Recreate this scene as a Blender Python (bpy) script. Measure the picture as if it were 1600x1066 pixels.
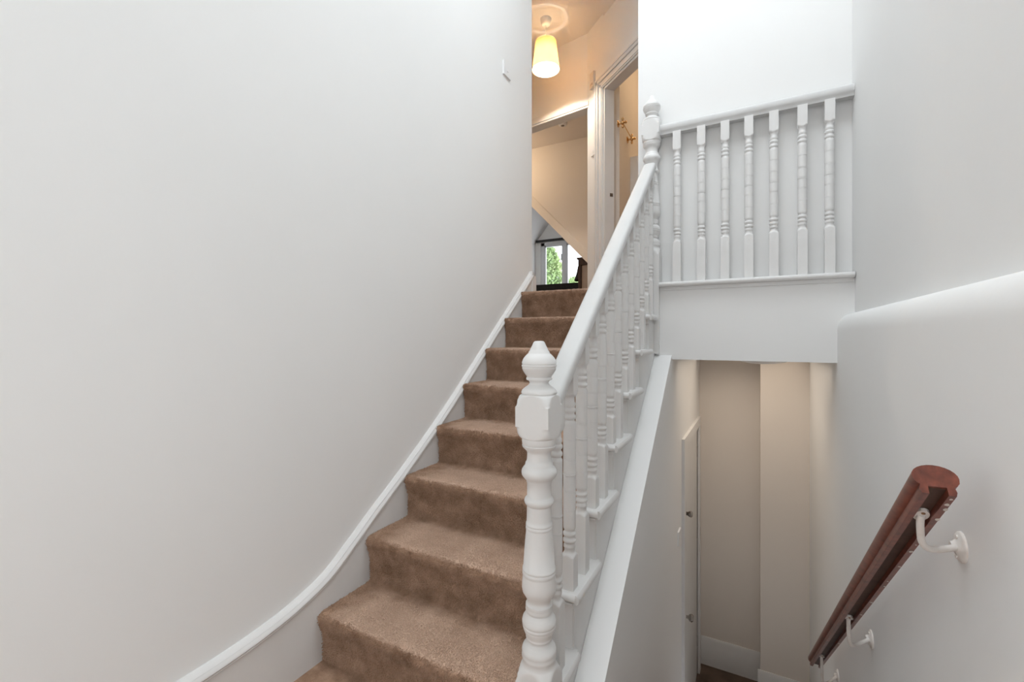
import bpy, bmesh, math, random
from mathutils import Vector, Matrix
random.seed(7)
for o in list(bpy.data.objects):
    bpy.data.objects.remove(o)
SC = bpy.context.scene
COL = SC.collection
PI = math.pi

# ------------------------------------------------------------------ camera
EYE = 1.2042
cam_d = bpy.data.cameras.new('camera')
cam_d.sensor_width = 36.0
cam_d.lens = 701.29 * 36 / 1600
cam_d.shift_y = -5.8 / 1600
cam_d.clip_start = 0.02
cam = bpy.data.objects.new('camera', cam_d)
COL.objects.link(cam)
cam.location = (0, 0, EYE)
cam.rotation_euler = (PI / 2, 0, math.radians(28.3926))
SC.camera = cam

# ------------------------------------------------------------------ world, daylight, exposure
w = bpy.data.worlds.new('overcast_sky')
SC.world = w
w.use_nodes = True
bg = w.node_tree.nodes['Background']
bg.inputs[0].default_value = (0.90, 0.95, 1.0, 1)
bg.inputs[1].default_value = 2.2

def area_light(name, loc, rot, sx, sy, power, col):
    l = bpy.data.lights.new(name, 'AREA')
    l.shape = 'RECTANGLE'; l.size = sx; l.size_y = sy
    l.energy = power; l.color = col
    o = bpy.data.objects.new(name, l)
    COL.objects.link(o)
    o.location = loc; o.rotation_euler = rot
    return o
# daylight by the rooflight over the stairs, plus fill from an added rear window
area_light('rooflight_daylight', (-0.30, 1.30, 5.22), (0, 0, 0), 1.1, 1.4, 37, (0.90, 0.96, 1.0))
area_light('rear_window_fill', (-0.52, -2.98, 1.75), (PI / 2, 0, 0), 1.5, 1.9, 10, (1.0, 0.975, 0.94))
area_light('side_window_daylight', (0.45, -1.15, 1.00), (0, PI / 2, 0), 1.2, 1.1, 3.0, (1.0, 0.96, 0.90))

vs = SC.view_settings
vs.view_transform = 'Standard'; vs.look = 'None'; vs.gamma = 1.0; vs.use_curve_mapping = False
vs.exposure = 0.46

# ------------------------------------------------------------------ materials
def new_mat(name):
    m = bpy.data.materials.new(name); m.use_nodes = True
    nt = m.node_tree
    return m, nt, nt.nodes['Principled BSDF']

def mat(name, col, rough=0.5, var=0.0, vscale=6.0, bump=0.0, bscale=80.0, metal=0.0, col2=None, coat=0.0, stretch=None, spec=None):
    m, nt, b = new_mat(name)
    b.inputs['Roughness'].default_value = rough
    b.inputs['Metallic'].default_value = metal
    if spec is not None: b.inputs['Specular IOR Level'].default_value = spec
    if coat: b.inputs['Coat Weight'].default_value = coat
    tc = nt.nodes.new('ShaderNodeTexCoord')
    src = tc.outputs['Object']
    if stretch:
        mp = nt.nodes.new('ShaderNodeMapping'); mp.inputs['Scale'].default_value = stretch
        nt.links.new(src, mp.inputs['Vector']); src = mp.outputs['Vector']
    if var or col2:
        n = nt.nodes.new('ShaderNodeTexNoise'); n.inputs['Scale'].default_value = vscale
        n.inputs['Detail'].default_value = 5
        nt.links.new(src, n.inputs['Vector'])
        r = nt.nodes.new('ShaderNodeValToRGB')
        c2 = col2 or tuple(c * (1 - var) for c in col)
        r.color_ramp.elements[0].color = (*c2, 1); r.color_ramp.elements[0].position = 0.35
        r.color_ramp.elements[1].color = (*col, 1); r.color_ramp.elements[1].position = 0.65
        nt.links.new(n.outputs['Fac'], r.inputs['Fac'])
        nt.links.new(r.outputs['Color'], b.inputs['Base Color'])
    else:
        b.inputs['Base Color'].default_value = (*col, 1)
    if bump:
        n2 = nt.nodes.new('ShaderNodeTexNoise'); n2.inputs['Scale'].default_value = bscale
        n2.inputs['Detail'].default_value = 4
        nt.links.new(src, n2.inputs['Vector'])
        bp = nt.nodes.new('ShaderNodeBump'); bp.inputs['Strength'].default_value = bump
        bp.inputs['Distance'].default_value = 0.01
        nt.links.new(n2.outputs['Fac'], bp.inputs['Height'])
        nt.links.new(bp.outputs['Normal'], b.inputs['Normal'])
    return m

M = {}
M['wall'] = mat('white_wall_paint', (0.86, 0.86, 0.852), 0.75, var=0.02, vscale=1.3, bump=0.03, bscale=35)
M['cream'] = mat('cream_wall_paint', (0.80, 0.735, 0.665), 0.7, var=0.02, vscale=1.5, bump=0.03, bscale=35)
M['ceil'] = mat('ceiling_paint', (0.82, 0.81, 0.80), 0.85, var=0.02, vscale=2, bump=0.02, bscale=40)
M['gloss'] = mat('white_gloss_woodwork', (0.77, 0.765, 0.755), 0.55, var=0.03, vscale=9, bump=0.05, bscale=30)
M['rail_dimmed'] = mat('dimmed_white_rail_paint', (0.66, 0.66, 0.655), 0.55, var=0.03, vscale=9, bump=0.05, bscale=30)  # greyer than the woodwork: the rail's weaker light is painted into its colour
M['plastic'] = mat('white_switch_plastic', (0.84, 0.84, 0.84), 0.3, var=0.01)
M['brass'] = mat('polished_brass', (0.75, 0.50, 0.25), 0.22, var=0.15, vscale=30, metal=1.0)
M['chrome'] = mat('worn_chrome', (0.55, 0.52, 0.50), 0.25, var=0.3, vscale=40, metal=1.0)
M['steel_dark'] = mat('dark_bronze_steel', (0.20, 0.17, 0.15), 0.35, var=0.3, vscale=40, metal=0.9)
M['bracket'] = mat('white_painted_iron', (0.80, 0.77, 0.74), 0.4, bump=0.15, bscale=60, col2=(0.72, 0.66, 0.61), vscale=22)
M['rust'] = mat('rusty_screw', (0.45, 0.22, 0.10), 0.6, var=0.5, vscale=60)
M['upvc'] = mat('white_upvc', (0.80, 0.82, 0.84), 0.3, var=0.02)
M['black_fabric'] = mat('black_fabric', (0.018, 0.016, 0.016), 0.9, var=0.4, vscale=30, bump=0.2, bscale=200)
M['brown_fabric'] = mat('dark_brown_fabric', (0.05, 0.03, 0.022), 0.9, var=0.4, vscale=20, bump=0.2, bscale=200)
M['dark_wood'] = mat('dark_brown_wood', (0.10, 0.05, 0.03), 0.45, col2=(0.05, 0.025, 0.015), vscale=4, stretch=(8, 8, 0.8), bump=0.05)
M['beige_panel'] = mat('beige_panel', (0.62, 0.50, 0.40), 0.6, var=0.05, vscale=8)
M['blind'] = mat('dark_blind', (0.03, 0.028, 0.027), 0.7, var=0.3, vscale=20)
M['floor_low'] = mat('dark_brown_floor', (0.13, 0.085, 0.06), 0.7, col2=(0.075, 0.05, 0.035), vscale=7, bump=0.1, bscale=150)
M['leaf'] = mat('pale_green_leaf', (0.44, 0.55, 0.26), 0.7, col2=(0.24, 0.38, 0.15), vscale=1.2)
M['bark'] = mat('grey_bark', (0.20, 0.16, 0.12), 0.9, var=0.4, vscale=10, bump=0.5, bscale=20)

def mat_carpet():
    m, nt, b = new_mat('tan_brown_carpet_pile')
    b.inputs['Roughness'].default_value = 0.95
    b.inputs['Specular IOR Level'].default_value = 0.1
    b.inputs['Sheen Weight'].default_value = 0.4
    b.inputs['Sheen Roughness'].default_value = 0.4
    b.inputs['Sheen Tint'].default_value = (0.9, 0.75, 0.65, 1)
    tc = nt.nodes.new('ShaderNodeTexCoord')
    def noise(s, d, rough=0.6):
        n = nt.nodes.new('ShaderNodeTexNoise'); n.inputs['Scale'].default_value = s
        n.inputs['Detail'].default_value = d; n.inputs['Roughness'].default_value = rough
        nt.links.new(tc.outputs['Object'], n.inputs['Vector']); return n.outputs['Fac']
    def ramp(f, c0, c1, p0, p1):
        r = nt.nodes.new('ShaderNodeValToRGB')
        r.color_ramp.elements[0].color = (*c0, 1); r.color_ramp.elements[1].color = (*c1, 1)
        r.color_ramp.elements[0].position = p0; r.color_ramp.elements[1].position = p1
        nt.links.new(f, r.inputs['Fac']); return r.outputs['Color']
    fresh_dim = ramp(noise(14, 6, 0.7), (0.29, 0.172, 0.108), (0.58, 0.385, 0.27), 0.32, 0.68)
    worn_lit = ramp(noise(9, 6, 0.7), (0.56, 0.385, 0.285), (0.74, 0.535, 0.41), 0.32, 0.68)  # tread tone: foot wear and brighter light painted together
    at = nt.nodes.new('ShaderNodeAttribute'); at.attribute_name = 'wear_light'
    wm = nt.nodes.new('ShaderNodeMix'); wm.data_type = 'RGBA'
    nt.links.new(at.outputs['Fac'], wm.inputs['Factor']); nt.links.new(fresh_dim, wm.inputs[6]); nt.links.new(worn_lit, wm.inputs[7])
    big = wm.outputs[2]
    fine = ramp(noise(330, 3, 0.7), (0.72, 0.70, 0.68), (1.14, 1.13, 1.12), 0.30, 0.70)
    mx = nt.nodes.new('ShaderNodeMix'); mx.data_type = 'RGBA'; mx.blend_type = 'MULTIPLY'
    mx.inputs['Factor'].default_value = 1.0
    nt.links.new(big, mx.inputs[6]); nt.links.new(fine, mx.inputs[7])
    nt.links.new(mx.outputs[2], b.inputs['Base Color'])
    bp = nt.nodes.new('ShaderNodeBump'); bp.inputs['Strength'].default_value = 0.5
    bp.inputs['Distance'].default_value = 0.004
    nt.links.new(noise(260, 4, 0.7), bp.inputs['Height'])
    nt.links.new(bp.outputs['Normal'], b.inputs['Normal'])
    return m
M['carpet'] = mat_carpet()

def mat_mahogany():
    m, nt, b = new_mat('varnished_mahogany_with_paint_chips')
    b.inputs['Roughness'].default_value = 0.33
    b.inputs['Coat Weight'].default_value = 0.15
    tc = nt.nodes.new('ShaderNodeTexCoord')
    mp = nt.nodes.new('ShaderNodeMapping'); mp.inputs['Scale'].default_value = (40, 2.5, 40)
    nt.links.new(tc.outputs['Object'], mp.inputs['Vector'])
    n = nt.nodes.new('ShaderNodeTexNoise'); n.inputs['Scale'].default_value = 1.5; n.inputs['Detail'].default_value = 8
    nt.links.new(mp.outputs['Vector'], n.inputs['Vector'])
    r = nt.nodes.new('ShaderNodeValToRGB')
    r.color_ramp.elements[0].color = (0.10, 0.024, 0.014, 1); r.color_ramp.elements[0].position = 0.3
    r.color_ramp.elements[1].color = (0.25, 0.068, 0.040, 1); r.color_ramp.elements[1].position = 0.7
    nt.links.new(n.outputs['Fac'], r.inputs['Fac'])
    nt.links.new(r.outputs['Color'], b.inputs['Base Color'])
    return m
M['mahogany'] = mat_mahogany()
M['rubbed'] = mat('rubbed_brown_underside', (0.085, 0.042, 0.028), 0.6, col2=(0.045, 0.020, 0.014), vscale=12, stretch=(2, 1, 2))
M['chip'] = mat('flaked_white_paint', (0.75, 0.68, 0.62), 0.6, var=0.2, vscale=60)

def mat_glass():
    m = bpy.data.materials.new('clear_window_glass'); m.use_nodes = True
    nt = m.node_tree; nt.nodes.clear()
    out = nt.nodes.new('ShaderNodeOutputMaterial'); mx = nt.nodes.new('ShaderNodeMixShader')
    t = nt.nodes.new('ShaderNodeBsdfTransparent'); g = nt.nodes.new('ShaderNodeBsdfGlossy')
    g.inputs['Roughness'].default_value = 0.02
    mx.inputs[0].default_value = 0.06
    nt.links.new(t.outputs[0], mx.inputs[1]); nt.links.new(g.outputs[0], mx.inputs[2])
    nt.links.new(mx.outputs[0], out.inputs[0])
    return m
M['glass'] = mat_glass()

def mat_shade():
    m = bpy.data.materials.new('cream_fabric_lamp_shade'); m.use_nodes = True
    nt = m.node_tree; b = nt.nodes['Principled BSDF']; out = nt.nodes['Material Output']
    b.inputs['Base Color'].default_value = (0.85, 0.72, 0.50, 1); b.inputs['Roughness'].default_value = 0.9
    tr = nt.nodes.new('ShaderNodeBsdfTranslucent'); tr.inputs[0].default_value = (0.66, 0.50, 0.30, 1)
    wv = nt.nodes.new('ShaderNodeTexNoise'); wv.inputs['Scale'].default_value = 180
    bp = nt.nodes.new('ShaderNodeBump'); bp.inputs['Strength'].default_value = 0.1
    nt.links.new(wv.outputs['Fac'], bp.inputs['Height']); nt.links.new(bp.outputs['Normal'], b.inputs['Normal'])
    mx = nt.nodes.new('ShaderNodeMixShader'); mx.inputs[0].default_value = 0.5
    nt.links.new(b.outputs[0], mx.inputs[1]); nt.links.new(tr.outputs[0], mx.inputs[2])
    nt.links.new(mx.outputs[0], out.inputs[0])
    return m
M['shade'] = mat_shade()
def mat_top():
    m = bpy.data.materials.new('white_translucent_diffuser'); m.use_nodes = True
    nt = m.node_tree; b = nt.nodes['Principled BSDF']; out = nt.nodes['Material Output']
    b.inputs['Base Color'].default_value = (0.9, 0.88, 0.84, 1); b.inputs['Roughness'].default_value = 0.8
    tr = nt.nodes.new('ShaderNodeBsdfTranslucent'); tr.inputs[0].default_value = (0.95, 0.92, 0.88, 1)
    mx = nt.nodes.new('ShaderNodeMixShader'); mx.inputs[0].default_value = 0.85
    nt.links.new(b.outputs[0], mx.inputs[1]); nt.links.new(tr.outputs[0], mx.inputs[2]); nt.links.new(mx.outputs[0], out.inputs[0])
    return m
M['diffuse_top'] = mat_top()
mb, ntb, bb = new_mat('lit_bulb_glass')
bb.inputs['Base Color'].default_value = (1, 0.9, 0.7, 1)
bb.inputs['Emission Color'].default_value = (1.0, 0.78, 0.48, 1)
bb.inputs['Emission Strength'].default_value = 14
M['bulb'] = mb

# ------------------------------------------------------------------ mesh helpers
class MB:
    def __init__(s): s.bm = bmesh.new()
    def box(s, x0, x1, y0, y1, z0, z1):
        v = [s.bm.verts.new(p) for p in [(x0,y0,z0),(x1,y0,z0),(x1,y1,z0),(x0,y1,z0),(x0,y0,z1),(x1,y0,z1),(x1,y1,z1),(x0,y1,z1)]]
        for f in [(0,3,2,1),(4,5,6,7),(0,1,5,4),(1,2,6,5),(2,3,7,6),(3,0,4,7)]:
            s.bm.faces.new([v[i] for i in f])
        return s
    def prism(s, poly, fn, a, b):
        # poly: 2D outline; fn(u, v, w) -> 3D point; extruded over w in [a, b]
        n = len(poly)
        A = [s.bm.verts.new(fn(u, v, a)) for u, v in poly]
        B = [s.bm.verts.new(fn(u, v, b)) for u, v in poly]
        s.bm.faces.new(A[::-1]); s.bm.faces.new(B)
        for i in range(n):
            j = (i + 1) % n
            s.bm.faces.new([A[i], A[j], B[j], B[i]])
        return s
    def sweep(s, prof, frames, cap=True):
        # prof: 2D closed outline; frames: list of (origin, axis_u, axis_v)
        rings = []
        for o, u, v in frames:
            rings.append([s.bm.verts.new(Vector(o) + Vector(u) * a + Vector(v) * b) for a, b in prof])
        n = len(prof)
        for A, B in zip(rings, rings[1:]):
            for i in range(n):
                j = (i + 1) % n
                s.bm.faces.new([A[i], A[j], B[j], B[i]])
        if cap:
            s.bm.faces.new(rings[0][::-1]); s.bm.faces.new(rings[-1])
        return s
    def tube(s, pts, r, seg=12):
        pts = [Vector(p) for p in pts]
        fr = []; up = Vector((0.13, 0.21, 0.97))
        for i, p in enumerate(pts):
            t = (pts[min(i + 1, len(pts) - 1)] - pts[max(i - 1, 0)]).normalized()
            u = t.cross(up).normalized(); v = t.cross(u).normalized()
            rr = r[i] if isinstance(r, (list, tuple)) else r
            fr.append((p, u * rr, v * rr))
        prof = [(math.cos(2 * PI * k / seg), math.sin(2 * PI * k / seg)) for k in range(seg)]
        return s.sweep(prof, fr)
    def lathe(s, prof, seg=32, o=(0, 0, 0), axis='z', cap=True):
        # prof: (r, h) from low to high h
        rings = []
        for r, hh in prof:
            ring = []
            for k in range(seg):
                a = 2 * PI * k / seg
                p = (r * math.cos(a), r * math.sin(a), hh)
                if axis == 'x': p = (hh, p[0], p[1])
                if axis == 'y': p = (p[0], hh, p[1])
                ring.append(s.bm.verts.new((p[0] + o[0], p[1] + o[1], p[2] + o[2])))
            rings.append(ring)
        for A, B in zip(rings, rings[1:]):
            for k in range(seg):
                j = (k + 1) % seg
                s.bm.faces.new([A[k], A[j], B[j], B[k]])
        if cap:
            s.bm.faces.new(rings[0][::-1]); s.bm.faces.new(rings[-1])
        return s
    def turned(s, prof, half, seg=40):
        # a post turned from square stock: radius = min(lathe radius, square outline)
        rings = []
        for r, hh in prof:
            ring = []
            for k in range(seg):
                a = 2 * PI * k / seg
                sq = half / max(abs(math.cos(a)), abs(math.sin(a)))
                q = min(r, sq)
                ring.append(s.bm.verts.new((q * math.cos(a), q * math.sin(a), hh)))
            rings.append(ring)
        for A, B in zip(rings, rings[1:]):
            for k in range(seg):
                j = (k + 1) % seg
                s.bm.faces.new([A[k], A[j], B[j], B[k]])
        s.bm.faces.new(rings[0][::-1]); s.bm.faces.new(rings[-1])
        return s
    def bevel(s, w, seg=2, ang=30):
        es = [e for e in s.bm.edges if len(e.link_faces) == 2 and e.calc_face_angle(0) > math.radians(ang)]
        bmesh.ops.bevel(s.bm, geom=es, offset=w, segments=seg, profile=0.5, affect='EDGES', clamp_overlap=True)
        return s
    def build(s, name, m, parent=None, loc=None, smooth=35):
        bmesh.ops.recalc_face_normals(s.bm, faces=s.bm.faces)
        me = bpy.data.meshes.new(name)
        s.bm.to_mesh(me); s.bm.free()
        me.materials.append(M[m])
        if smooth:
            for p in me.polygons: p.use_smooth = True
            try: me.set_sharp_from_angle(angle=math.radians(smooth))
            except Exception: pass
        o = bpy.data.objects.new(name, me)
        COL.objects.link(o)
        if loc: o.location = loc
        if parent: o.parent = parent
        return o

def tag(o, label, cat=None, group=None, kind=None):
    o['label'] = label
    if cat: o['category'] = cat
    if group: o['group'] = group
    if kind: o['kind'] = kind
    return o
def struct(o, label, cat): return tag(o, label, cat, kind='structure')
def thing(name, label, cat, loc=(0, 0, 0), rz=0, group=None, kind=None):
    o = bpy.data.objects.new(name, None); COL.objects.link(o)
    o.location = loc; o.rotation_euler = (0, 0, rz); o.empty_display_size = 0.05
    return tag(o, label, cat, group, kind)
def clone(o, parent, loc):
    c = o.copy(); COL.objects.link(c); c.parent = parent; c.location = loc
    return c
YZ = lambda u, v, w: (w, u, v)     # outline in (y, z), extruded along x
XZ = lambda u, v, w: (u, w, v)     # outline in (x, z), extruded along y
XY = lambda u, v, w: (u, v, w)

def spline(pts, n=8):
    out = []
    P = [Vector(p) for p in pts]
    for i in range(len(P) - 1):
        p0 = P[max(i - 1, 0)]; p1 = P[i]; p2 = P[i + 1]; p3 = P[min(i + 2, len(P) - 1)]
        for k in range(n):
            t = k / n
            out.append(0.5 * ((2 * p1) + (-p0 + p2) * t + (2 * p0 - 5 * p1 + 4 * p2 - p3) * t * t + (-p0 + 3 * p1 - 3 * p2 + p3) * t ** 3))
    out.append(P[-1])
    return out

# ------------------------------------------------------------------ key dimensions
RISE, GO, NOSE = 0.19, 0.23295, 0.026
YR0 = 1.1413                    # first riser
NST = 8                         # risers up to the landing
LAND = NST * RISE               # 1.52
XWL = -1.44                     # left wall face
XST = -1.417                    # wall string face
XS = -0.515                     # outer string face
XB = -0.537                     # balustrade centre line
CEIL = 4.19
TOP = 5.25                      # higher ceiling over the stairwell itself
XRU, XRL = 0.43, 0.36           # right wall above / below its ledge
YA = 2.72                       # face of the landing apron
LOW = -1.61                     # lower floor
def nos(y): return RISE + (y - (YR0 - NOSE)) * RISE / GO    # nosing line

# ------------------------------------------------------------------ the shell
o = MB().box(-1.6, XRL + 0.02, -3.0, 1.06, -0.2, 0.0).box(-1.6, -0.56, 1.06, 1.2, -0.2, 0.0).build('floor', 'carpet', smooth=0)
struct(o, 'brown carpeted half landing at the foot of the stairs', 'floor')
o = MB().box(-0.55, 0.75, 2.9, 4.5, LOW - 0.1, LOW).build('floor_lower', 'floor_low', smooth=0)
struct(o, 'dark brown floor of the lower passage', 'floor')
o = MB().box(-4.6, 0.6, 2.80, 4.62, 1.25, LAND).box(-4.6, -1.2, 4.62, 8.2, 1.25, LAND).box(-1.2, 0.6, 4.62, 6.2, 1.25, LAND).build('floor_landing', 'carpet', smooth=0)
struct(o, 'upper landing floor with brown carpet', 'floor')
o = MB().box(-1.6, XWL, -3.0, 2.97, -0.2, TOP).build('wall_left', 'wall', smooth=0)
struct(o, 'tall plain white wall along the left of the stairs', 'wall')
# right wall: thicker below a soft rounded ledge
prof = [(0.7, LOW - 0.1), (XRL, LOW - 0.1), (XRL, 1.235)]
for k in range(1, 13):
    a = k / 12 * PI / 2
    prof.append((XRL + 0.06 * (1 - math.cos(a)), 1.235 + 0.085 * math.sin(a)))
prof += [(XRU, 1.325), (XRU, TOP), (0.7, TOP)]
SY0, SY1, SZ0, SZ1 = -1.72, -0.58, 0.38, 1.62
b = MB().prism(prof, XZ, SY1, 4.5).prism(prof, XZ, -3.0, SY0)
b.box(XRL, 0.7, SY0, SY1, LOW - .1, SZ0).box(XRU, 0.7, SY0, SY1, SZ1, TOP)
o = b.build('wall_right', 'wall', smooth=50)
struct(o, 'white right wall with a soft rounded ledge above the handrail', 'wall')
w4 = thing('window_4', 'white side window of the half landing', 'window', (0.55, 0, 0), kind='structure')
b = MB()
for (y0, y1, z0, z1) in [(SY0, SY0 + .06, SZ0, SZ1), (SY1 - .06, SY1, SZ0, SZ1), (SY0, SY1, SZ0, SZ0 + .06), (SY0, SY1, SZ1 - .06, SZ1)]:
    b.box(-0.03, 0.03, y0, y1, z0, z1)
b.build('window_frame', 'upvc', w4, smooth=0)
MB().box(-0.004, 0.004, SY0 + .05, SY1 - .05, SZ0 + .05, SZ1 - .05).build('pane', 'glass', w4, smooth=0)
# wall behind, with an unseen window added as fill light
wx0, wx1, wz0, wz1 = -1.3, 0.26, 0.78, 2.74
o = MB().box(-1.6, wx0, -3.15, -3.0, -0.2, TOP).box(wx1, 0.7, -3.15, -3.0, -0.2, TOP).box(wx0, wx1, -3.15, -3.0, -0.2, wz0).box(wx0, wx1, -3.15, -3.0, wz1, TOP).build('wall_rear', 'wall', smooth=0)
struct(o, 'white wall of the half landing with an added window', 'wall')
w1 = thing('added_window_1', 'added unseen fill window of the half landing', 'window', (0, -3.08, 0), kind='structure')
b = MB()
for (x0, x1, z0, z1) in [(wx0, wx0 + .06, wz0, wz1), (wx1 - .06, wx1, wz0, wz1), (wx0, wx1, wz0, wz0 + .06), (wx0, wx1, wz1 - .06, wz1), (wx0, wx1, 1.72, 1.78)]:
    b.box(x0, x1, -0.03, 0.03, z0, z1)
b.build('window_frame', 'upvc', w1, smooth=0)
MB().box(wx0 + .05, wx1 - .05, -0.004, 0.004, wz0 + .05, wz1 - .05).build('pane', 'glass', w1, smooth=0)
# ceiling with a rooflight above the stairs
rx0, rx1, ry0, ry1 = -0.88, 0.28, 0.57, 2.03
b = MB().box(-1.6, rx0, -3.15, 2.98, TOP, TOP + .12).box(rx1, 0.7, -3.15, 2.98, TOP, TOP + .12).box(rx0, rx1, -3.15, ry0, TOP, TOP + .12).box(rx0, rx1, ry1, 2.98, TOP, TOP + .12)
o = b.build('ceiling', 'ceil', smooth=0)
struct(o, 'high white ceiling over the stairwell with a rooflight', 'ceiling')
o = MB().box(-3.4, 0.7, 2.97, 4.6, CEIL, CEIL + .1).build('ceiling_hall', 'ceil', smooth=0)
struct(o, 'white ceiling of the upper hall', 'ceiling')

w2 = thing('window_2', 'rooflight over the stairs', 'window', (0, 0, TOP + 0.08), kind='structure')
b = MB()
for (x0, x1, y0, y1) in [(rx0, rx0 + .05, ry0, ry1), (rx1 - .05, rx1, ry0, ry1), (rx0, rx1, ry0, ry0 + .05), (rx0, rx1, ry1 - .05, ry1)]:
    b.box(x0, x1, y0, y1, -0.04, 0.03)
b.build('window_frame', 'upvc', w2, smooth=0)
MB().box(rx0 + .04, rx1 - .04, ry0 + .04, ry1 - .04, 0.0, 0.006).build('pane', 'glass', w2, smooth=0)

# wall behind the landing balustrade, apron and passage ceiling
o = MB().box(-0.628, 0.5, 2.79, 2.98, LAND - .02, TOP).box(XWL, -0.628, 2.85, 2.97, CEIL, TOP).build('wall_gallery', 'wall', smooth=0)
struct(o, 'white wall behind the landing balustrade', 'wall')
o = MB().box(XS - 0.02, XRU + 0.03, YA, 2.79, 1.077, 1.495).build('wall_apron', 'wall', smooth=0)
struct(o, 'white apron face above the opening to the lower passage', 'wall')
o = MB().box(-0.55, 0.5, 2.79, 4.5, 1.10, 1.25).build('ceiling_passage', 'cream', smooth=0)
struct(o, 'ceiling of the lower passage', 'ceiling')
# spandrel wall under the stairs with a sloping white ledge
def zl(y): return 0.105 + 0.7606 * (y - 1.399)
poly = [(1.10, LOW - 0.1), (3.06, LOW - 0.1), (3.06, 1.10), (2.72, 1.10), (2.70, zl(2.70)), (1.10, zl(1.10))]
o = MB().prism(poly, YZ, XS + .001, -0.42).bevel(0.004, 2).build('wall_spandrel', 'wall', smooth=30)
struct(o, 'white spandrel wall below the stairs with sloping top ledge', 'wall')
# lower passage: wall with the door, end wall and pilaster
dy0, dy1, dzt = 3.19, 4.04, 0.46          # door opening
o = MB().box(-0.56, -0.42, 3.06, dy0, LOW - .1, 1.10).box(-0.56, -0.42, dy1, 4.4, LOW - .1, 1.10).box(-0.56, -0.42, dy0, dy1, dzt, 1.10).build('wall_passage', 'wall', smooth=0)
struct(o, 'white passage wall with the lower door', 'wall')
o = MB().box(-0.56, 0.55, 4.2, 4.4, LOW - .1, 1.12).build('wall_passage_end', 'cream', smooth=0)
struct(o, 'cream end wall of the lower passage', 'wall')
o = MB().box(0.04, XRL + 0.05, 3.98, 4.2, LOW - .1, 1.10).bevel(0.006, 2).build('wall_pilaster', 'cream', smooth=30)
struct(o, 'cream boxed pilaster at the end of the lower passage', 'wall')
def skirting(name, p0, p1, out, z, hgt, label, depth=0.018):
    p0 = Vector((*p0, z)); p1 = Vector((*p1, z)); u = Vector((*out, 0)).normalized()
    prof = [(0, 0), (depth, 0), (depth, hgt * .80), (depth * .75, hgt * .86), (depth * .75, hgt * .93), (depth * .3, hgt), (0, hgt)]
    o = MB().sweep(prof, [(p0, u, (0, 0, 1)), (p1, u, (0, 0, 1))]).build(name, 'gloss', smooth=30)
    return struct(o, label, 'skirting board')
skirting('baseboard_passage_end', (-0.42, 4.2), (0.04, 4.2), (0, -1), LOW, 0.235, 'white skirting board on the passage end wall')
skirting('baseboard_pilaster', (0.022, 3.98), (XRL, 3.98), (0, -1), LOW, 0.235, 'white skirting board round the cream pilaster')

# flight down to the lower passage
low = thing('lower_staircase', 'carpeted flight going down beside the right wall', 'staircase', (0, 1.06, 0))
YL0 = 1.06
for i in range(8):
    z1 = -RISE * 1.059 * (i + 1); y0 = GO * i
    if i < 7:
        MB().box(-0.419, XRL - .001, y0, y0 + GO + 0.03, z1 - 0.03, z1).bevel(0.01, 2).build('tread', 'carpet', low)
    MB().box(-0.419, XRL - .001, y0 - 0.012, y0, z1, z1 + 0.20 - (0.03 if i else 0)).build('riser', 'carpet', low, smooth=0)

# ------------------------------------------------------------------ left skirting / wall string with an easing
pts = [(-3.0, .228), (-.4, .228), (.3, .228), (.55, .229), (.70, .231), (.80, .236), (.90, .246), (1.02, .268), (1.15, .312), (1.264, .384), (1.39, .472), (1.535, .568), (1.69, .676), (1.9, .830), (2.108, 0.998), (2.4, 1.238), (2.70, 1.484), (2.925, 1.670)]
cur = spline([(0, a, c) for a, c in pts], 6)
b = MB()
bo = []
n = len(cur)
for i, p in enumerate(cur):                       # flat board: top follows the easing
    zb = -0.15 if p.y < 1.1 else max(-0.15, nos(p.y) - 0.55)
    bo.append((p.y, p.z - 0.012, zb))
ring = [[b.bm.verts.new(q) for q in [(XWL, y, zb), (XST, y, zb), (XST, y, zt), (XWL, y, zt)]] for y, zt, zb in bo]
for A, B in zip(ring, ring[1:]):
    for i in range(4):
        j = (i + 1) % 4
        b.bm.faces.new([A[i], A[j], B[j], B[i]])
b.bm.faces.new(ring[0]); b.bm.faces.new(ring[-1])
base = b.build('baseboard_left', 'gloss', smooth=30)
struct(base, 'white wall string easing into the skirting along the left wall', 'skirting board')
def mould(path, name, parent, prof):
    fr = []
    for i, p in enumerate(path):
        t = (path[min(i + 1, len(path) - 1)] - path[max(i - 1, 0)]).normalized()
        nrm = Vector((0, -t.z, t.y))
        fr.append((Vector((XWL, p.y, p.z)), Vector((1, 0, 0)), nrm))
    return MB().sweep(prof, fr).build(name, 'gloss', parent, smooth=40)
mp = [(0, -.040), (.0235, -.040), (.027, -.038), (.028, -.035), (.0265, -.032), (.0245, -.0315), (.0245, -.029), (.030, -.0285), (.032, -.025), (.031, -.020), (.010, -.001), (.006, 0), (0, 0)]
mould(cur, 'moulding', base, mp)
# level return at the head of the flight
b = MB().prism([(2.925, LAND - .3), (2.99, LAND - .3), (2.99, 1.640), (2.975, 1.655), (2.955, 1.660), (2.945, 1.675), (2.925, 1.680)], YZ, XWL, XST + .004).bevel(0.003, 1)
b.build('end_block', 'gloss', base, smooth=30)

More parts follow.
